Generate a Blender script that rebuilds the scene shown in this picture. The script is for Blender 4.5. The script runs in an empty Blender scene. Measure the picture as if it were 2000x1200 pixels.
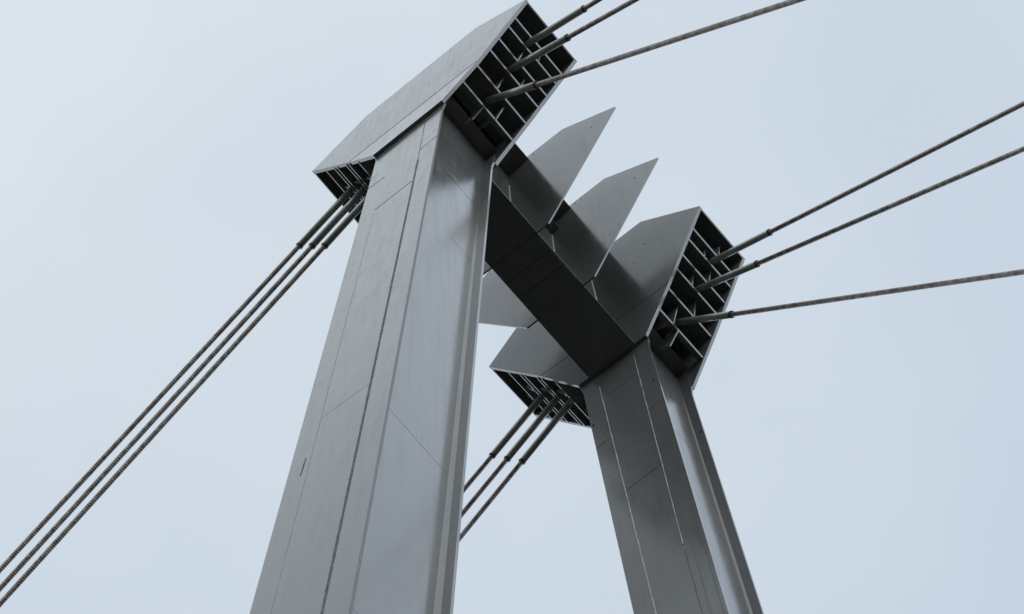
import bpy, bmesh, math, random
from math import radians, sin, cos, pi
from mathutils import Vector, Matrix
from mathutils.geometry import tessellate_polygon

S = bpy.context.scene
C = S.collection
H = 41.28                      # height of the anchor heads' lower edge above the ground

# ------------------------------------------------------------------ camera
cam = bpy.data.cameras.new("camera")
cam_o = bpy.data.objects.new("camera", cam)
C.objects.link(cam_o)
R = [[0.77426, 0.63215, -0.03010], [0.59462, -0.71037, 0.37657], [0.21667, -0.30946, -0.92590]]
rot = Matrix(R).transposed().to_4x4()
cam_o.matrix_world = Matrix.Translation((7.7172, -9.3662, -39.5799 + H)) @ rot
cam.sensor_width = 36.0
cam.lens = 4545.7 / 2000.0 * 36.0
cam.clip_start = 0.1
cam.clip_end = 6000
S.camera = cam_o

# ------------------------------------------------------------------ world, sun, exposure
SUN_EL, SUN_AZ = radians(32), radians(105)       # compass-style azimuth, 0 = +Y
w = bpy.data.worlds.new("World")
S.world = w
w.use_nodes = True
nt = w.node_tree
nt.nodes.clear()
N = nt.nodes.new
out = N("ShaderNodeOutputWorld")
bg = N("ShaderNodeBackground")
bg.inputs[1].default_value = 0.1
sky = N("ShaderNodeTexSky")
sky.sky_type = 'NISHITA'
sky.sun_disc = False
sky.sun_elevation = SUN_EL
sky.sun_rotation = SUN_AZ
sky.air_density = 1.0
sky.dust_density = 4.0
tc = N("ShaderNodeTexCoord")
mp = N("ShaderNodeMapping")
mp.inputs[3].default_value = (1.6, 1.6, 2.2)
nz = N("ShaderNodeTexNoise")
nz.inputs['Scale'].default_value = 2.2
nz.inputs['Detail'].default_value = 4
nz.inputs['Roughness'].default_value = 0.5
# brightness of the cloud layer: brighter round the veiled sun
sep = N("ShaderNodeVectorMath"); sep.operation = 'DOT_PRODUCT'
sep.inputs[1].default_value = Vector((-0.34, -0.915, 0.22)).normalized()
mr = N("ShaderNodeMapRange")
mr.inputs[1].default_value = -0.30; mr.inputs[2].default_value = 0.26
cr = N("ShaderNodeMix"); cr.data_type = 'RGBA'
cr.inputs[6].default_value = (5.65, 6.55, 7.7, 1)
cr.inputs[7].default_value = (7.45, 8.25, 8.85, 1)
md = N("ShaderNodeMath"); md.operation = 'MULTIPLY_ADD'
md.inputs[1].default_value = 0.55; 
nr = N("ShaderNodeMapRange")
nr.inputs[1].default_value = 0.3; nr.inputs[2].default_value = 0.7
nr.inputs[3].default_value = -0.45; nr.inputs[4].default_value = 0.45
mix = N("ShaderNodeMix"); mix.data_type = 'RGBA'
mix.inputs[0].default_value = 0.93
L = nt.links.new
L(tc.outputs['Generated'], mp.inputs[0]); L(mp.outputs[0], nz.inputs['Vector'])
L(tc.outputs['Generated'], sep.inputs[0]); L(sep.outputs['Value'], mr.inputs[0])
L(nz.outputs[0], nr.inputs[0])
L(nr.outputs[0], md.inputs[0]); L(mr.outputs[0], md.inputs[2])
L(md.outputs[0], cr.inputs[0])
# glow added low in the unseen sky towards +X, to brighten edges and webs
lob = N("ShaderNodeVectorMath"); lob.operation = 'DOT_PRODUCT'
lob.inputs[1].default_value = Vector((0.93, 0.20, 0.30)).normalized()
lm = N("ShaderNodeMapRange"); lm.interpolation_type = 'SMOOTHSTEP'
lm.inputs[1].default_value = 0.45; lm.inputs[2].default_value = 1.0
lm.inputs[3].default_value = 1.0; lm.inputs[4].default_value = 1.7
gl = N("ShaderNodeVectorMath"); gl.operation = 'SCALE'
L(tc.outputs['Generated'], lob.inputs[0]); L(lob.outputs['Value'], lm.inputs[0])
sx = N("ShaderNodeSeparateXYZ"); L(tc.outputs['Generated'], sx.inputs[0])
ring = N("ShaderNodeMapRange"); ring.interpolation_type = 'SMOOTHSTEP'  # horizon brightened all round, added to light the stiffener edges
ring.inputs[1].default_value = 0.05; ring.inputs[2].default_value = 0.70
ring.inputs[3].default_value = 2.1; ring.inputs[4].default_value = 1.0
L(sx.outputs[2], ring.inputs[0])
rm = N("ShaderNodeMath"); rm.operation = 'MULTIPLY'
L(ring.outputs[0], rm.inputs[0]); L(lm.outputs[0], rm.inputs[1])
# brighter cloud patch, added mostly out of view to lift the web reflections
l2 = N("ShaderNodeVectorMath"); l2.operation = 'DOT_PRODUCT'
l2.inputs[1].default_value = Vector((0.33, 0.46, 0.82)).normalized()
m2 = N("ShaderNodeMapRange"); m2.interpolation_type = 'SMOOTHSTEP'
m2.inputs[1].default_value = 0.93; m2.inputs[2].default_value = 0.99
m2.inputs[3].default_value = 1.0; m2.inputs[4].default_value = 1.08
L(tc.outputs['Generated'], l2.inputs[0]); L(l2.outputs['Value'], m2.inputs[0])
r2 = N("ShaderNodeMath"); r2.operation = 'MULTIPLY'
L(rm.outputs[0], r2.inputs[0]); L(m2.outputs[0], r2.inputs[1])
# duller cloud patch, added out of view to darken the near leg's reflection
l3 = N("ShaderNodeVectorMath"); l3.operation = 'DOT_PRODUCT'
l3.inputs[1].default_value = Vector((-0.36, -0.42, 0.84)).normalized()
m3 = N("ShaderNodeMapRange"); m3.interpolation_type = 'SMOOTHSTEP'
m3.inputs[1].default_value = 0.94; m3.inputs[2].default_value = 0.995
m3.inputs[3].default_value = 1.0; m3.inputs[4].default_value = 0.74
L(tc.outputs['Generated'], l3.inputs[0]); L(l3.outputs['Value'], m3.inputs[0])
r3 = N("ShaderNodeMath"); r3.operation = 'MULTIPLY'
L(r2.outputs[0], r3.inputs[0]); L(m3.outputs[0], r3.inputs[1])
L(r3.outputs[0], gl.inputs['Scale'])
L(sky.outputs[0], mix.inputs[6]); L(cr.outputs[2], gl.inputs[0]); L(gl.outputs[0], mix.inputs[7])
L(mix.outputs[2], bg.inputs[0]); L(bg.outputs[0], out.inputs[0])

sun = bpy.data.lights.new("sun", 'SUN')
sun.energy = 0.7
sun.angle = radians(25)
sun.color = (1.0, 0.965, 0.92)
sun_o = bpy.data.objects.new("sun", sun)
C.objects.link(sun_o)
sd = Vector((sin(SUN_AZ) * cos(SUN_EL), cos(SUN_AZ) * cos(SUN_EL), sin(SUN_EL)))
sun_o.rotation_euler = sd.to_track_quat('Z', 'Y').to_euler()

S.view_settings.view_transform = 'Standard'
S.view_settings.look = 'None'
S.view_settings.gamma = 1
S.view_settings.exposure = 0.0

# ------------------------------------------------------------------ materials
def mat(name):
    m = bpy.data.materials.new(name)
    m.use_nodes = True
    nt = m.node_tree
    b = nt.nodes['Principled BSDF']
    return m, nt, b

def noise(nt, scale, detail=4, rough=0.55, vec=None, dist=0.0):
    n = nt.nodes.new("ShaderNodeTexNoise")
    n.inputs['Scale'].default_value = scale
    n.inputs['Detail'].default_value = detail
    n.inputs['Roughness'].default_value = rough
    n.inputs['Distortion'].default_value = dist
    if vec is not None: nt.links.new(vec, n.inputs['Vector'])
    return n

def ramp(nt, src, a, b, lo, hi):
    r = nt.nodes.new("ShaderNodeMapRange")
    r.inputs[1].default_value = a; r.inputs[2].default_value = b
    r.inputs[3].default_value = lo; r.inputs[4].default_value = hi
    nt.links.new(src, r.inputs[0])
    return r.outputs[0]

def mixc(nt, fac, a, b):
    m = nt.nodes.new("ShaderNodeMix"); m.data_type = 'RGBA'
    nt.links.new(fac, m.inputs[0])
    for s, v in ((6, a), (7, b)):
        if isinstance(v, tuple): m.inputs[s].default_value = (*v, 1)
        else: nt.links.new(v, m.inputs[s])
    return m.outputs[2]

def math_(nt, op, a, b):
    m = nt.nodes.new("ShaderNodeMath"); m.operation = op
    for i, v in enumerate((a, b)):
        if isinstance(v, (int, float)): m.inputs[i].default_value = v
        else: nt.links.new(v, m.inputs[i])
    return m.outputs[0]

def paint(name, base, rough=0.27, streak=1.0, metallic=0.0, spec=0.38):
    """Sprayed steel paint: grey coat with handling smudges, brush arcs, specks and slightly wavy plate."""
    m, nt, b = mat(name)
    tc = nt.nodes.new("ShaderNodeTexCoord")
    obj = tc.outputs['Object']
    big = noise(nt, 0.55, 3, 0.5, obj)
    mid = noise(nt, 3.2, 5, 0.6, obj, 0.6)
    # long vertical wipe marks
    mp = nt.nodes.new("ShaderNodeMapping")
    mp.inputs[3].default_value = (5.5, 5.5, 0.22)
    nt.links.new(obj, mp.inputs[0])
    st = noise(nt, 1.6, 6, 0.65, mp.outputs[0])
    # scattered dark specks
    vo = nt.nodes.new("ShaderNodeTexVoronoi")
    vo.inputs['Scale'].default_value = 3.2
    vo.inputs['Randomness'].default_value = 1.0
    nt.links.new(obj, vo.inputs['Vector'])
    sp = ramp(nt, vo.outputs['Distance'], 0.030, 0.045, 1.0, 0.0)
    spm = ramp(nt, noise(nt, 0.9, 2, 0.5, obj).outputs[0], 0.50, 0.56, 0.0, 0.8)
    speck = math_(nt, 'MULTIPLY', sp, spm)
    dark = tuple(c * 0.94 for c in base)
    lite = tuple(min(1, c * 1.05) for c in base)
    c1 = mixc(nt, ramp(nt, big.outputs[0], 0.35, 0.65, 0, 1), dark, lite)
    c2 = mixc(nt, ramp(nt, st.outputs[0], 0.52, 0.70, 0, 0.40 * streak), c1, tuple(c * 0.66 for c in base))
    c3 = mixc(nt, ramp(nt, mid.outputs[0], 0.52, 0.78, 0, 0.24), c2, tuple(min(1, c * 1.22) for c in base))
    c4 = mixc(nt, speck, c3, (0.02, 0.02, 0.02))
    nt.links.new(c4, b.inputs['Base Color'])
    r1 = math_(nt, 'ADD', ramp(nt, st.outputs[0], 0.35, 0.7, rough - 0.045, rough + 0.07),
               ramp(nt, mid.outputs[0], 0.35, 0.7, -0.035, 0.055))
    nt.links.new(r1, b.inputs['Roughness'])
    b.inputs['Metallic'].default_value = metallic
    b.inputs['Coat Weight'].default_value = 0.42
    b.inputs['Coat Roughness'].default_value = 0.13
    b.inputs['Coat IOR'].default_value = 1.45
    b.inputs['IOR'].default_value = 1.55
    b.inputs['Specular IOR Level'].default_value = spec
    # oil-canning + orange peel
    wav = noise(nt, 1.1, 2, 0.45, obj)
    pe = noise(nt, 60, 2, 0.5, obj)
    bm1 = nt.nodes.new("ShaderNodeBump"); bm1.inputs['Strength'].default_value = 0.25
    bm1.inputs['Distance'].default_value = 0.009
    nt.links.new(wav.outputs[0], bm1.inputs['Height'])
    bm2 = nt.nodes.new("ShaderNodeBump"); bm2.inputs['Strength'].default_value = 0.012
    bm2.inputs['Distance'].default_value = 0.0004
    nt.links.new(pe.outputs[0], bm2.inputs['Height'])
    nt.links.new(bm1.outputs[0], bm2.inputs['Normal'])
    nt.links.new(bm2.outputs[0], b.inputs['Normal'])
    return m

PAINT = paint("grey_steel_paint", (0.155, 0.156, 0.151), rough=0.175, metallic=0.31)
PIPE = paint("guide_pipe_paint", (0.36, 0.36, 0.325), rough=0.33, streak=0.5, metallic=0.4)

def simple(name, col, rough, metallic=0.0, nscale=25, var=0.35, bump=0.0):
    m, nt, b = mat(name)
    tc = nt.nodes.new("ShaderNodeTexCoord")
    n = noise(nt, nscale, 5, 0.6, tc.outputs['Object'])
    c = mixc(nt, ramp(nt, n.outputs[0], 0.3, 0.7, 0, 1), tuple(x * (1 - var) for x in col), tuple(x * (1 + var) for x in col))
    nt.links.new(c, b.inputs['Base Color'])
    b.inputs['Roughness'].default_value = rough
    b.inputs['Metallic'].default_value = metallic
    if bump:
        bp = nt.nodes.new("ShaderNodeBump"); bp.inputs['Strength'].default_value = bump
        bp.inputs['Distance'].default_value = 0.01
        nt.links.new(n.outputs[0], bp.inputs['Height']); nt.links.new(bp.outputs[0], b.inputs['Normal'])
    return m

FAINT = simple("painted_over_joint", (0.17, 0.17, 0.175), 0.4, 0.4, nscale=30, var=0.3)
DARK_EDGE = simple("dark_edge_reflection", (0.11, 0.12, 0.12), 0.55, 0.1, nscale=30, var=0.25)  # darker edge colour standing in for a dark reflection
SEALANT = simple("dark_sealant", (0.075, 0.078, 0.08), 0.7, nscale=22, var=0.85, bump=0.5)
SEAM = simple("dark_seam", (0.03, 0.03, 0.03), 0.6, nscale=10)  # plain dark tone of seams, splices, lug stubs and scrapes
WELD = simple("painted_weld", (0.42, 0.43, 0.42), 0.30, nscale=60, var=0.3, bump=0.6)
RUBBER = simple("black_rubber", (0.015, 0.015, 0.016), 0.6)
ASPH = simple("dark_meadow", (0.015, 0.016, 0.009), 0.9, nscale=0.6, var=0.2)

m, nt_, b_ = mat("strand_wrapping")
tcn = nt_.nodes.new("ShaderNodeTexCoord")
n1 = noise(nt_, 9, 4, 0.6, tcn.outputs['Object'])
n2 = noise(nt_, 1.1, 3, 0.5, tcn.outputs['Object'])
cc = mixc(nt_, ramp(nt_, n1.outputs[0], 0.35, 0.65, 0, 1), (0.13, 0.112, 0.10), (0.36, 0.325, 0.30))
cc = mixc(nt_, ramp(nt_, n2.outputs[0], 0.5, 0.7, 0, 0.5), cc, (0.22, 0.13, 0.08))
nt_.links.new(cc, b_.inputs['Base Color'])
b_.inputs['Metallic'].default_value = 0.55
b_.inputs['Roughness'].default_value = 0.38
STRAND = m

# ------------------------------------------------------------------ helpers
def link(name, me, material, parent=None, smooth=False):
    me.materials.append(material)
    if smooth:
        for p in me.polygons: p.use_smooth = True
    o = bpy.data.objects.new(name, me)
    C.objects.link(o)
    if parent is not None: o.parent = parent
    return o

def bm_obj(name, bm, material, parent=None, smooth=False):
    bmesh.ops.recalc_face_normals(bm, faces=bm.faces[:])
    me = bpy.data.meshes.new(name)
    bm.to_mesh(me); bm.free()
    return link(name, me, material, parent, smooth)

def empty(name, loc, label, cat, group=None):
    o = bpy.data.objects.new(name, None)
    C.objects.link(o)
    o.location = loc
    o['label'] = label; o['category'] = cat
    if group: o['group'] = group
    return o

def plate(bm, outline, f, n0, n1, holes=()):
    """Extruded plate: outline (a, b) pairs, f(a, b, n) -> world point, between depths n0 and n1, with real holes."""
    loops = [list(outline)] + [list(h) for h in holes]
    flat = [p for l in loops for p in l]
    tris = tessellate_polygon([[Vector((p[0], p[1], 0)) for p in l] for l in loops])
    va = [bm.verts.new(f(p[0], p[1], n0)) for p in flat]
    vb = [bm.verts.new(f(p[0], p[1], n1)) for p in flat]
    for t in tris:
        bm.faces.new([va[i] for i in t]); bm.faces.new([vb[i] for i in reversed(t)])
    k = 0
    for l in loops:
        n = len(l)
        for i in range(n):
            a, b = k + i, k + (i + 1) % n
            bm.faces.new([va[a], va[b], vb[b], vb[a]])
        k += n

def slot(cx, cy, a=0.035, b=0.017, ang=0.0):
    pts = []
    for i in range(10):
        t = 2 * pi * i / 10
        x, y = a * cos(t), b * sin(t)
        pts.append((cx + x * cos(ang) - y * sin(ang), cy + x * sin(ang) + y * cos(ang)))
    return pts

def hexa(bm, p):
    """Closed solid of eight points: p[0..3] one face, p[4..7] the opposite face."""
    v = [bm.verts.new(q) for q in p]
    for f in ((0, 1, 2, 3), (7, 6, 5, 4), (0, 4, 5, 1), (1, 5, 6, 2), (2, 6, 7, 3), (3, 7, 4, 0)):
        bm.faces.new([v[i] for i in f])

def bead(bm, p0, p1, nrm, wid, hgt, rough=0.0, step=0.06, seed=1):
    """Raised weld or sealant bead lying on a surface from p0 to p1."""
    rnd = random.Random(seed)
    p0, p1, nrm = Vector(p0), Vector(p1), Vector(nrm).normalized()
    d = (p1 - p0); L_ = d.length; d.normalize()
    s = d.cross(nrm).normalized()
    n = max(1, int(L_ / step)) if rough > 0 else 1
    prev = None
    for i in range(n + 1):
        c = p0 + d * (L_ * i / n)
        wv = wid * (1 + rough * rnd.uniform(-1, 1)); hv = hgt * (1 + rough * rnd.uniform(-.7, .7))
        c = c + s * wid * rough * 0.22 * rnd.uniform(-1, 1)
        ring = [bm.verts.new(c + s * wv / 2 - nrm * 0.004), bm.verts.new(c + s * wv * .28 + nrm * hv),
                bm.verts.new(c - s * wv * .28 + nrm * hv), bm.verts.new(c - s * wv / 2 - nrm * 0.004)]
        if prev:
            for j in range(4):
                bm.faces.new([prev[j], prev[(j + 1) % 4], ring[(j + 1) % 4], ring[j]])
        else: bm.faces.new(ring)
        prev = ring
    bm.faces.new(prev)

def tube(bm, p0, p1, r0, r1, seg=24, inner=None, stations=1):
    p0, p1 = Vector(p0), Vector(p1)
    d = (p1 - p0).normalized()
    a = d.orthogonal().normalized(); b = d.cross(a)
    rings = []
    prof = [(0, r0), (1, r1)]
    if inner: prof = [(0, r0), (1, r1), (1, inner), (0.9, inner)]
    for t, r in prof:
        c = p0.lerp(p1, t)
        rings.append([bm.verts.new(c + (a * cos(2 * pi * i / seg) + b * sin(2 * pi * i / seg)) * r) for i in range(seg)])
    for A, B in zip(rings, rings[1:]):
        for i in range(seg):
            bm.faces.new([A[i], A[(i + 1) % seg], B[(i + 1) % seg], B[i]])
    bm.faces.new(rings[0]); bm.faces.new(rings[-1])

# ------------------------------------------------------------------ ground
bm = bmesh.new()
bmesh.ops.create_circle(bm, cap_ends=True, radius=2500, segments=96)
g = bm_obj("ground", bm, ASPH)
g['kind'] = 'structure'

# ------------------------------------------------------------------ pylon geometry
XM = -0.8
PHI = 0.0758
HEADS = {                      # y of the -Y face of the first side plate, lean sign, clear distance to the second
    'near': dict(y=0.0, s=1, D=1.4803),
    'far': dict(y=5.8796, s=-1, D=1.4414),
}
T = 0.07
def frame(h):
    y0, a = HEADS[h]['y'], PHI * HEADS[h]['s']
    def f(x, wv, n):
        return Vector((x, y0 + wv * sin(a) + n * cos(a), H + wv * cos(a) - n * sin(a)))
    return f
def nrm_out(h):                # unit vector of +n
    a = PHI * HEADS[h]['s']
    return Vector((0, cos(a), -sin(a)))

A_, B_, Cc, D_ = (XM + 2.671, 3.213), (XM + 1.39, 4.381), (XM - 1.39, 4.381), (XM - 2.671, 3.213)
S_, R_ = (XM + 1.551, 1.24), (XM - 1.551, 1.36)
E_, F_ = (-1.6, 0.0), (0.0, 0.0)
def WX(wv): return 0.565 - 0.0033 * wv        # half spacing of a leg's webs, widening downwards
def on_edge(P, Q, wv):
    t = (wv - Q[1]) / (P[1] - Q[1]); return (Q[0] + (P[0] - Q[0]) * t, wv)

pyl = empty("bridge_pylon", (XM, 3.69, 0), "grey painted steel bridge pylon with two leaning legs, crossbeam, fin plates and open anchor heads", "bridge pylon")
def under(o):                  # parts are modelled in world space
    o.matrix_parent_inverse = pyl.matrix_world.inverted() if o.parent is pyl else Matrix()
bpy.context.view_layer.update()
PINV = Matrix.Translation((XM, 3.69, 0)).inverted()
def part(name, bm, material, parent=None, label=None, smooth=False):
    o = bm_obj(name, bm, material, parent or pyl, smooth)
    if parent is None: o.matrix_parent_inverse = PINV
    if label: o['label'] = label
    return o

FRONT_W = [2.70, 2.43, 2.04, 1.69, 1.20, 0.69]
REAR_W = [2.58, 2.13, 1.97, 1.50, 1.355, 0.875]

for hname in ('near', 'far'):
    h = HEADS[hname]; f = frame(hname); Dn = h['D']
    nv = nrm_out(hname)
    # ---- roof = the head's own mesh
    bm = bmesh.new()
    for P, Q in ((A_, B_), (B_, Cc), (Cc, D_)):
        dx, dw = Q[0] - P[0], Q[1] - P[1]; l = math.hypot(dx, dw)
        ix, iw = dw / l * 0.03, -dx / l * 0.03                # inward offset
        if iw > 0: ix, iw = -ix, -iw
        o0 = 0.012 / 0.03
        pa = [(P[0] + ix * o0, P[1] + iw * o0), (Q[0] + ix * o0, Q[1] + iw * o0), (Q[0] + ix * 1.5, Q[1] + iw * 1.5), (P[0] + ix * 1.5, P[1] + iw * 1.5)]
        hexa(bm, [f(*p, T - .005) for p in pa] + [f(*p, Dn + .005) for p in pa])
    head = part("anchor_head", bm, PAINT, None,
                "anchor head nearest the camera, seen from its outer side" if hname == 'near' else "anchor head at the far end of the crossbeam")
    # ---- two side plates (slightly folded along the seam)
    for k, n0 in enumerate((0.0, Dn)):
        fold = 0.035 if (hname == 'near' and k == 0) else 0.0
        def fp(x, wv, n, f=f, fold=fold):
            t = max(0.0, 1 - abs(wv - 1.3) / (1.3 if wv < 1.3 else 2.6))
            return f(x, wv, n + fold * t)
        bm = bmesh.new()
        holes = ([slot(-.48, 2.465, .017, .024)] if hname == 'near' else [slot(.522, 3.38, .016, .026), slot(.31, 3.05, .013, .018), slot(.18, 2.93, .012, .022)]) if k == 0 else []
        plate(bm, [A_, B_, Cc, D_, R_, S_], fp, n0, n0 + T, holes)
        plate(bm, [(S_[0], S_[1] - .004), (R_[0], R_[1] - .004), E_, F_], fp, n0, n0 + T)
        sp = part("side_plate", bm, PAINT, head)
        if k == 0:
            bm = bmesh.new()
            bead(bm, fp(R_[0] + .02, R_[1], n0), fp(S_[0] - .02, S_[1], n0), -nv, 0.016, 0.004)
            part("seam_line", bm, SEAM, head)
    if hname == 'near':            # stubs of the lifting lugs burnt off along the top edge
        for lx, ll in ((-2.16, .05), (-1.95, .035), (-1.88, .05), (-1.66, .035), (-1.56, .03), (-.86, .03), (.26, .03), (.40, .025), (.53, .07)):
            bm = bmesh.new()
            lw = 4.381 if lx > XM - 1.39 else 4.381 - (XM - 1.39 - lx) * .912
            hexa(bm, [f(lx, lw - .02, .01), f(lx + ll, lw - .02, .01), f(lx + ll * .9, lw + .035, .01), f(lx, lw + .02, .01),
                      f(lx, lw - .02, .055), f(lx + ll, lw - .02, .055), f(lx + ll * .9, lw + .035, .055), f(lx, lw + .02, .055)])
            part("lug_stub", bm, SEAM, head)
    # ---- stiffeners behind the front and rear openings
    def stiff(x, wv, inx, inw, depth, th=0.042):
        px, pw = -inw, inx
        c = [(x, wv), (x + inx * depth, wv + inw * depth)]
        pts = [(c[0][0] - px * th / 2, c[0][1] - pw * th / 2), (c[1][0] - px * th / 2, c[1][1] - pw * th / 2),
               (c[1][0] + px * th / 2, c[1][1] + pw * th / 2), (c[0][0] + px * th / 2, c[0][1] + pw * th / 2)]
        bm = bmesh.new()
        hexa(bm, [f(*p, T - .003) for p in pts] + [f(*p, Dn + .003) for p in pts])
        part("stiffener", bm, PAINT, head)
    FD = (-0.86, 0.51); RD = (0.86, 0.51)
    fe = [on_edge(A_, F_, w_) for w_ in FRONT_W]
    re = [on_edge(D_, E_, w_) for w_ in REAR_W]
    for i, (x, wv) in enumerate(fe):
        stiff(x - .01, wv, *FD, 1.25 if i < 4 else (0.85 if i == 4 else 0.13))
    for i, (x, wv) in enumerate(re):
        stiff(x + .01, wv, *RD, 1.0 if i < 5 else 0.30)
    # ---- short ribs between the stiffeners
    def rib(P, Q, dr, fr, rec_p, rec_q, depth=0.7, th=0.025):
        n = T + (Dn - T) * fr
        a = (P[0] + dr[0] * rec_p, P[1] + dr[1] * rec_p); b = (Q[0] + dr[0] * rec_q, Q[1] + dr[1] * rec_q)
        c = (Q[0] + dr[0] * depth, Q[1] + dr[1] * depth); d = (P[0] + dr[0] * depth, P[1] + dr[1] * depth)
        bm = bmesh.new()
        hexa(bm, [f(*p, n - th / 2) for p in (a, b, c, d)] + [f(*p, n + th / 2) for p in (a, b, c, d)])
        part("rib", bm, PAINT, head)
    top = on_edge(A_, F_, 3.0)
    bot = on_edge(A_, F_, 0.32)
    for i, fr, rc in (((1, .62, .10), (2, .40, .10), (3, .65, .12), (4, .42, .16), (5, .66, .10)) if hname == 'near' else
                      ((1, .37, .10), (2, .61, .10), (3, .36, .12), (4, .59, .16), (5, .31, .10))):
        rib(fe[i], fe[i - 1], FD, fr, .0, rc)
    rib(bot, fe[5], FD, .43, .06, .0, 0.3)
    rib(fe[0], top, FD, .42 if hname == 'near' else .6, .0, .10, 0.4)
    rtop = on_edge(D_, E_, 2.88); rbot = on_edge(D_, E_, .52)
    for P, Q, fr in ((re[0], rtop, .60), (re[1], re[0], .34), (re[3], re[2], .30), (re[5], re[4], .28), (rbot, re[5], .60)):
        rib(P, Q, RD, fr, .0, .06, 0.5)
    # ---- plate closing the leg's box under the head
    for pts in ([(-0.27, .72), (0.04, .72), (0.04, .755), (-0.27, .755)], [(-1.64, .72), (-1.33, .72), (-1.33, .755), (-1.64, .755)],):
        bm = bmesh.new()
        hexa(bm, [f(*p, T + .001) for p in pts] + [f(*p, Dn - .001) for p in pts])
        part("closing_plate", bm, PAINT, head)

    # ---- leg: box of two webs (own mesh), two flanges, fillets and welds
    WB = -(H + 0.2) / cos(PHI)
    bm = bmesh.new()
    for sg in (1, -1):
        xa, xb = XM + sg * WX(1.0), XM + sg * (WX(1.0) - .03)
        xa2, xb2 = XM + sg * WX(WB), XM + sg * (WX(WB) - .03)
        pts = [(xa, 0.74), (xa2, WB), (xb2, WB), (xb, 0.74)]
        hexa(bm, [f(*p, T + .044) for p in pts] + [f(*p, Dn - .044) for p in pts])
    leg = part("leg", bm, PAINT, None, "outer leg nearest the camera" if hname == 'near' else "leg on the far side")
    FT = 0.045
    for k, (n0, n1) in enumerate(((T + .0005, T + FT), (Dn - FT, Dn - .0005))):
        ol = [(-1.60, 0.45), (-1.605, -0.05), (-1.565, -.30), (-1.562, -2.2), (-1.562, WB), (0.13, WB), (0.02, -20), (-0.015, -9), (-0.030, -2.3), (-0.035, -.30), (0.0, -.06), (0.0, 0.45)]
        hs = []
        if (hname == 'near' and k == 0): hs = [slot(-.116, -1.614, .05, .016, .25), slot(-1.526, -1.522, .05, .016, .25)]
        if (hname == 'near' and k == 1): hs = [slot(-.086, -1.79, .034, .022, .3)]
        if (hname == 'far' and k == 0): hs = [slot(-.136, -1.553, .036, .026, .3), slot(-1.51, -1.564, .028, .04, .3)]
        if (hname == 'far' and k == 1): hs = [slot(-.094, -1.713, .026, .034, .3)]
        bm = bmesh.new()
        plate(bm, ol, f, n0, n1, hs)
        fl = part("flange", bm, PAINT, leg)
        if hname == 'near' and k == 0:                       # dull long edge, a dark reflection put into its colour
            fl.data.materials.append(DARK_EDGE)
            for p in fl.data.polygons:
                if p.normal.x > .9: p.material_index = 1
    # fillet between front web and the inner face of each flange
    bm = bmesh.new()
    for sg in (1, -1):
        for nn, q in ((Dn - FT, -1), (T + FT, 1)):
            def tri(wv, k):
                x0 = XM + sg * (WX(wv) - .002)
                return [f(x0, wv, nn - q * .002), f(x0 + sg * k, wv, nn - q * .002), f(x0, wv, nn + q * k)]
            a, b = tri(.715, .018), tri(WB, .115)
            va = [bm.verts.new(p) for p in a]; vb = [bm.verts.new(p) for p in b]
            bm.faces.new(va); bm.faces.new(vb[::-1])
            for i in range(3): bm.faces.new([va[i], va[(i + 1) % 3], vb[(i + 1) % 3], vb[i]])
    part("corner_fillet", bm, PAINT, leg)
    # long welds on the outside face of the flange that faces the camera
    n0 = T
    bm = bmesh.new()
    if hname == 'near':
        bead(bm, f(-.421, -.10, n0), f(-.395, -2.9, n0), -nv, .010, .004)
        part("weld_bead", bm, SEAM, leg)
        bm = bmesh.new()
        bead(bm, f(-.395, -2.9, n0), f(-.37, -25, n0), -nv, .046, .007, .30, .025, 3)
        part("sealed_weld", bm, SEALANT, leg, "rough dark sealed weld down the leg")
        bm = bmesh.new()
        bead(bm, f(-1.225, -4.3, n0), f(-1.185, -24, n0), -nv, .0055, .002, .85, .11, 5)
        part("faint_weld", bm, FAINT, leg)
        bm = bmesh.new()
        bead(bm, f(-1.30, -14.45, n0), f(-1.315, -14.95, n0), -nv, .026, .003, .5, .08, 15)
        part("scrape_mark", bm, SEAM, leg)
        for a, b, wd in (((-1.22, -4.09), (-.43, -4.12), .018), ((-1.56, -2.11), (-1.19, -2.17), .014), ((-.40, -2.25), (-.03, -2.2), .006)):
            bm = bmesh.new()
            bead(bm, f(*a, n0), f(*b, n0), -nv, wd, .003)
            part("splice_line", bm, SEAM, leg)
        bm = bmesh.new()
        bead(bm, f(-1.19, -13.3, n0), f(-.37, -13.4, n0), -nv, .0035, .001)
        part("splice_line", bm, FAINT, leg)
    else:
        bead(bm, f(-.375, -.25, n0), f(-.43, -7.0, n0), -nv, .015, .006, .5, .05, 7)
        bead(bm, f(-1.21, -.45, n0), f(-1.17, -12, n0), -nv, .018, .006, .5, .05, 8)
        part("weld_bead", bm, WELD, leg, "pale painted weld bead down the leg")
        bm = bmesh.new()
        bead(bm, f(-.43, -6.6, n0), f(-.42, -12, n0), -nv, .016, .005, .35, .05, 9)
        bead(bm, f(-.30, -4.2, n0), f(-.27, -12, n0), -nv, .009, .003, .25, .09, 10)
        bead(bm, f(-.12, -3.6, n0), f(-.06, -12, n0), -nv, .009, .003, .4, .09, 11)
        part("sealed_weld", bm, SEALANT, leg)
        for a, b, wd in (((-1.19, -4.28), (-.43, -4.29), .016), ((-1.562, -2.39), (-1.19, -2.33), .016), ((-.38, -2.37), (-.035, -2.38), .006), ((-1.15, -.95), (-.42, -.93), .006)):
            bm = bmesh.new()
            bead(bm, f(*a, n0), f(*b, n0), -nv, wd, .003)
            part("splice_line", bm, SEAM, leg)

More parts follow.
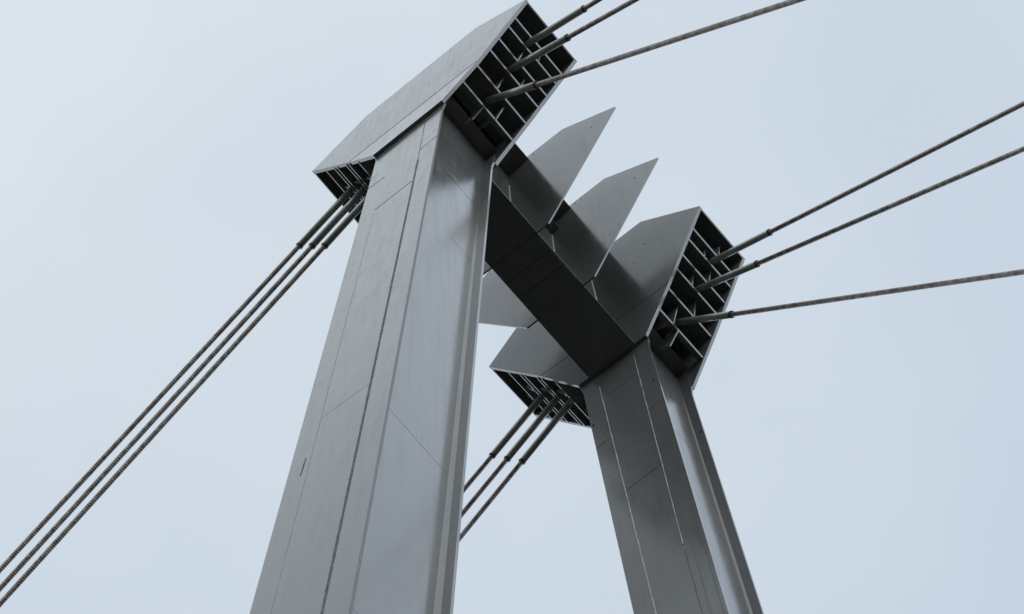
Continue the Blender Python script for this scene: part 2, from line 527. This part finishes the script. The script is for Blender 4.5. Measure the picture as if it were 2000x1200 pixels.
    # fine transverse welds on the front web
    for wv, wd, mt in ((-2.62, .013, SEAM), (-5.55, .006, FAINT), (-14.2, .005, FAINT), (-19.6, .005, FAINT)):
        bm = bmesh.new()
        xs = XM + WX(wv)
        n_start = T + FT if abs(wv + 5.55) > .1 else T + (Dn - T) * .58
        bead(bm, f(xs, wv, n_start), f(xs, wv, Dn - FT), Vector((1, 0, 0)), wd * (.7 if mt is FAINT else 1), .0012)
        part("splice_line", bm, mt, leg)
    bm = bmesh.new()
    bead(bm, f(XM + WX(-2.6), -2.55, Dn - FT), f(-.035, -2.25, Dn - FT), -nv, .013, .003)
    part("splice_line", bm, SEAM, leg)

# ---- crossbeam: I girder (web is its own mesh) running between the two heads
def fb(y, z, x): return Vector((x, y, H + z))
ZT, ZB = 4.17, 0.012
XF, XR = -0.265, -1.345
def yn(z, h, n=0): return HEADS[h]['y'] + sin(PHI * HEADS[h]['s']) * z + n
bm = bmesh.new()
plate(bm, [(yn(0, 'near', HEADS['near']['D'] + .06), ZB), (yn(ZT, 'near', HEADS['near']['D'] + .06), ZT), (yn(ZT, 'far', .012), ZT), (yn(0, 'far', .012), ZB)], fb, XM - .014, XM + .014)
beam = part("crossbeam", bm, PAINT)
for nm, z0, z1 in (("top_flange", ZT - .003, ZT + .03), ("bottom_flange", -.016, ZB + .003)):
    bm = bmesh.new()
    plate(bm, [(yn(z0, 'near', HEADS['near']['D'] + .05), XR), (yn(z0, 'near', HEADS['near']['D'] + .05), XF), (yn(z0, 'far', .02), XF), (yn(z0, 'far', .02), XR)],
          lambda y, x, z: Vector((x, y, H + z)), z0, z1)
    part(nm, bm, PAINT, beam)
bm = bmesh.new()
gap = 0.0
for y0, y1 in ((3.03, 3.42), (3.435, 3.80), (3.815, 4.22)):
    plate(bm, [(y0, XR + .03), (y0, XF - .03), (y1, XF - .03), (y1, XR + .03)], lambda y, x, z: Vector((x, y, H + z)), -.040, -.0155)
part("cover_plate", bm, PAINT, beam)
bm = bmesh.new()
bead(bm, (XF - .025, 3.02, H - .018), (XF - .025, 4.23, H - .018), (0, 0, -1), .016, .010, .3, .05, 21)
bead(bm, (XR + .025, 3.02, H - .018), (XR + .025, 4.23, H - .018), (0, 0, -1), .016, .010, .3, .05, 22)
bead(bm, (XR + .01, 3.0, H - .016), (XF - .01, 3.0, H - .016), (0, 0, -1), .016, .006, .2, .05, 23)
part("weld_bead", bm, PAINT, beam)
bm = bmesh.new()
plate(bm, [(3.05, XM), (4.35, XM), (4.35, XM + .20), (3.05, XM + .20)], lambda y, x, z: Vector((x, y, H + z)), 3.60, 3.63)
part("stiffener", bm, PAINT, beam)
# web-to-fin welds
bm = bmesh.new()
for y in (3.0119, 4.3554):
    bead(bm, (XM + .016, y - .004, H + .02), (XM + .016, y - .004, H + 3.5), (1, -1, 0), .03, .008, .2, .06, 31)
yy = 5.8796
bead(bm, (XM + .016, yn(0, 'far', -.004), H + .02), (XM + .016, yn(3.5, 'far', -.004), H + 3.5), (1, -1, 0), .03, .008, .2, .06, 32)
part("fin_weld", bm, WELD, beam)

# ---- two fin plates crossing the beam
fa, fbp = (XM + 2.639, 3.30), (XM + 1.40, 4.35)
fc, fd = (XM - 1.40, 4.35), (XM - 2.639, 3.30)
for y in (3.0119, 4.3554):
    bm = bmesh.new()
    hs = [slot(-.145, 4.225, .020, .026), slot(.0, 4.235, .020, .026), slot(1.25, 3.17, .016, .030), slot(.42 if y < 4 else .78, 3.26 if y < 4 else 3.37, .013, .016), slot(.567, 1.9, .012, .018)]
    plate(bm, [fa, fbp, fc, fd, E_, F_], lambda x, wv, n, y=y: Vector((x, y + n, H + wv)), 0.0, 0.032, hs)
    fo = part("fin_plate", bm, PAINT)
    fo['label'] = "fin plate nearer the near head" if y < 4 else "fin plate nearer the far head"

# ------------------------------------------------------------------ stay cables
CY = {'near': 0.81, 'far': 6.51}
CAB = {  # guide pipe end (x, z), slope, inner start distance, ground reach
    ('front', 'upper'): (2.747, 2.020, -25.5, 2.3),
    ('front', 'middle'): (2.297, 1.091, -31.6, 2.2),
    ('front', 'lower'): (1.503, -0.180, -50.3, 1.9),
    ('rear', 'upper'): (-4.159, 1.392, -36.4, 2.3),
    ('rear', 'middle'): (-3.805, 0.775, -37.5, 2.3),
    ('rear', 'lower'): (-3.463, 0.207, -37.7, 2.3),
}
WORD = {('near', 'front'): "right side of the near anchor head", ('far', 'front'): "right side of the far anchor head",
        ('near', 'rear'): "left side of the near anchor head", ('far', 'rear'): "left side of the far anchor head"}
ORD = {('front', 'upper'): "uppermost", ('front', 'middle'): "middle", ('front', 'lower'): "lowest",
       ('rear', 'upper'): "leftmost", ('rear', 'middle'): "middle", ('rear', 'lower'): "rightmost"}
def strand_mesh(p0, d, length, detail):
    """Ribbed wrapped cable: raised turns with grooves between, real corrugation."""
    me_v, me_f = [], []
    a = d.orthogonal().normalized(); b = d.cross(a)
    seg = 10
    pitch = 0.046
    st = []
    s = 0.0
    while s < min(detail, length):
        st += [(s, .0432), (s + .012, .0470), (s + .030, .0470), (s + .040, .0432)]
        s += pitch
    st.append((length, .045))
    for t, r in st:
        c = p0 + d * t
        for i in range(seg):
            an = 2 * pi * i / seg
            me_v.append(c + (a * cos(an) + b * sin(an)) * r)
    for k in range(len(st) - 1):
        for i in range(seg):
            j = (i + 1) % seg
            me_f.append((k * seg + i, k * seg + j, (k + 1) * seg + j, (k + 1) * seg + i))
    me_f.append(tuple(range(seg - 1, -1, -1))); me_f.append(tuple((len(st) - 1) * seg + i for i in range(seg)))
    me = bpy.data.meshes.new("strand")
    me.from_pydata([tuple(v) for v in me_v], [], me_f)
    return me
for (side, pos), (x, z, ang, back) in CAB.items():
    sg = 1 if side == 'front' else -1
    d = Vector((sg * cos(radians(ang)), 0, sin(radians(ang))))
    length = (z + H + 0.2) / abs(d.z)
    me0 = None
    for hname in ('near', 'far'):
        end = Vector((x, CY[hname], z + H))
        lab = "%s of three ribbed brown stay cables leaving the %s" % (ORD[(side, pos)], WORD[(hname, side)])
        t = empty("stay_cable", end, lab, "cable", "stay cables of the bridge")
        bm = bmesh.new()
        tube(bm, -d * back, Vector((0, 0, 0)), .066, .066, 28, inner=.058)
        gp = bm_obj("guide_pipe", bm, PIPE, t)
        for p in gp.data.polygons: p.use_smooth = len(p.vertices) == 4
        bm = bmesh.new()
        tube(bm, -d * .030, d * .006, .0705, .0705, 28, inner=.055)
        bm_obj("collar", bm, RUBBER, gp)
        me = me0.copy() if me0 else strand_mesh(-d * .3, d, length + .3, 34)
        if me0: me.materials.clear()
        link("strand", me, STRAND, t)
        me0 = me
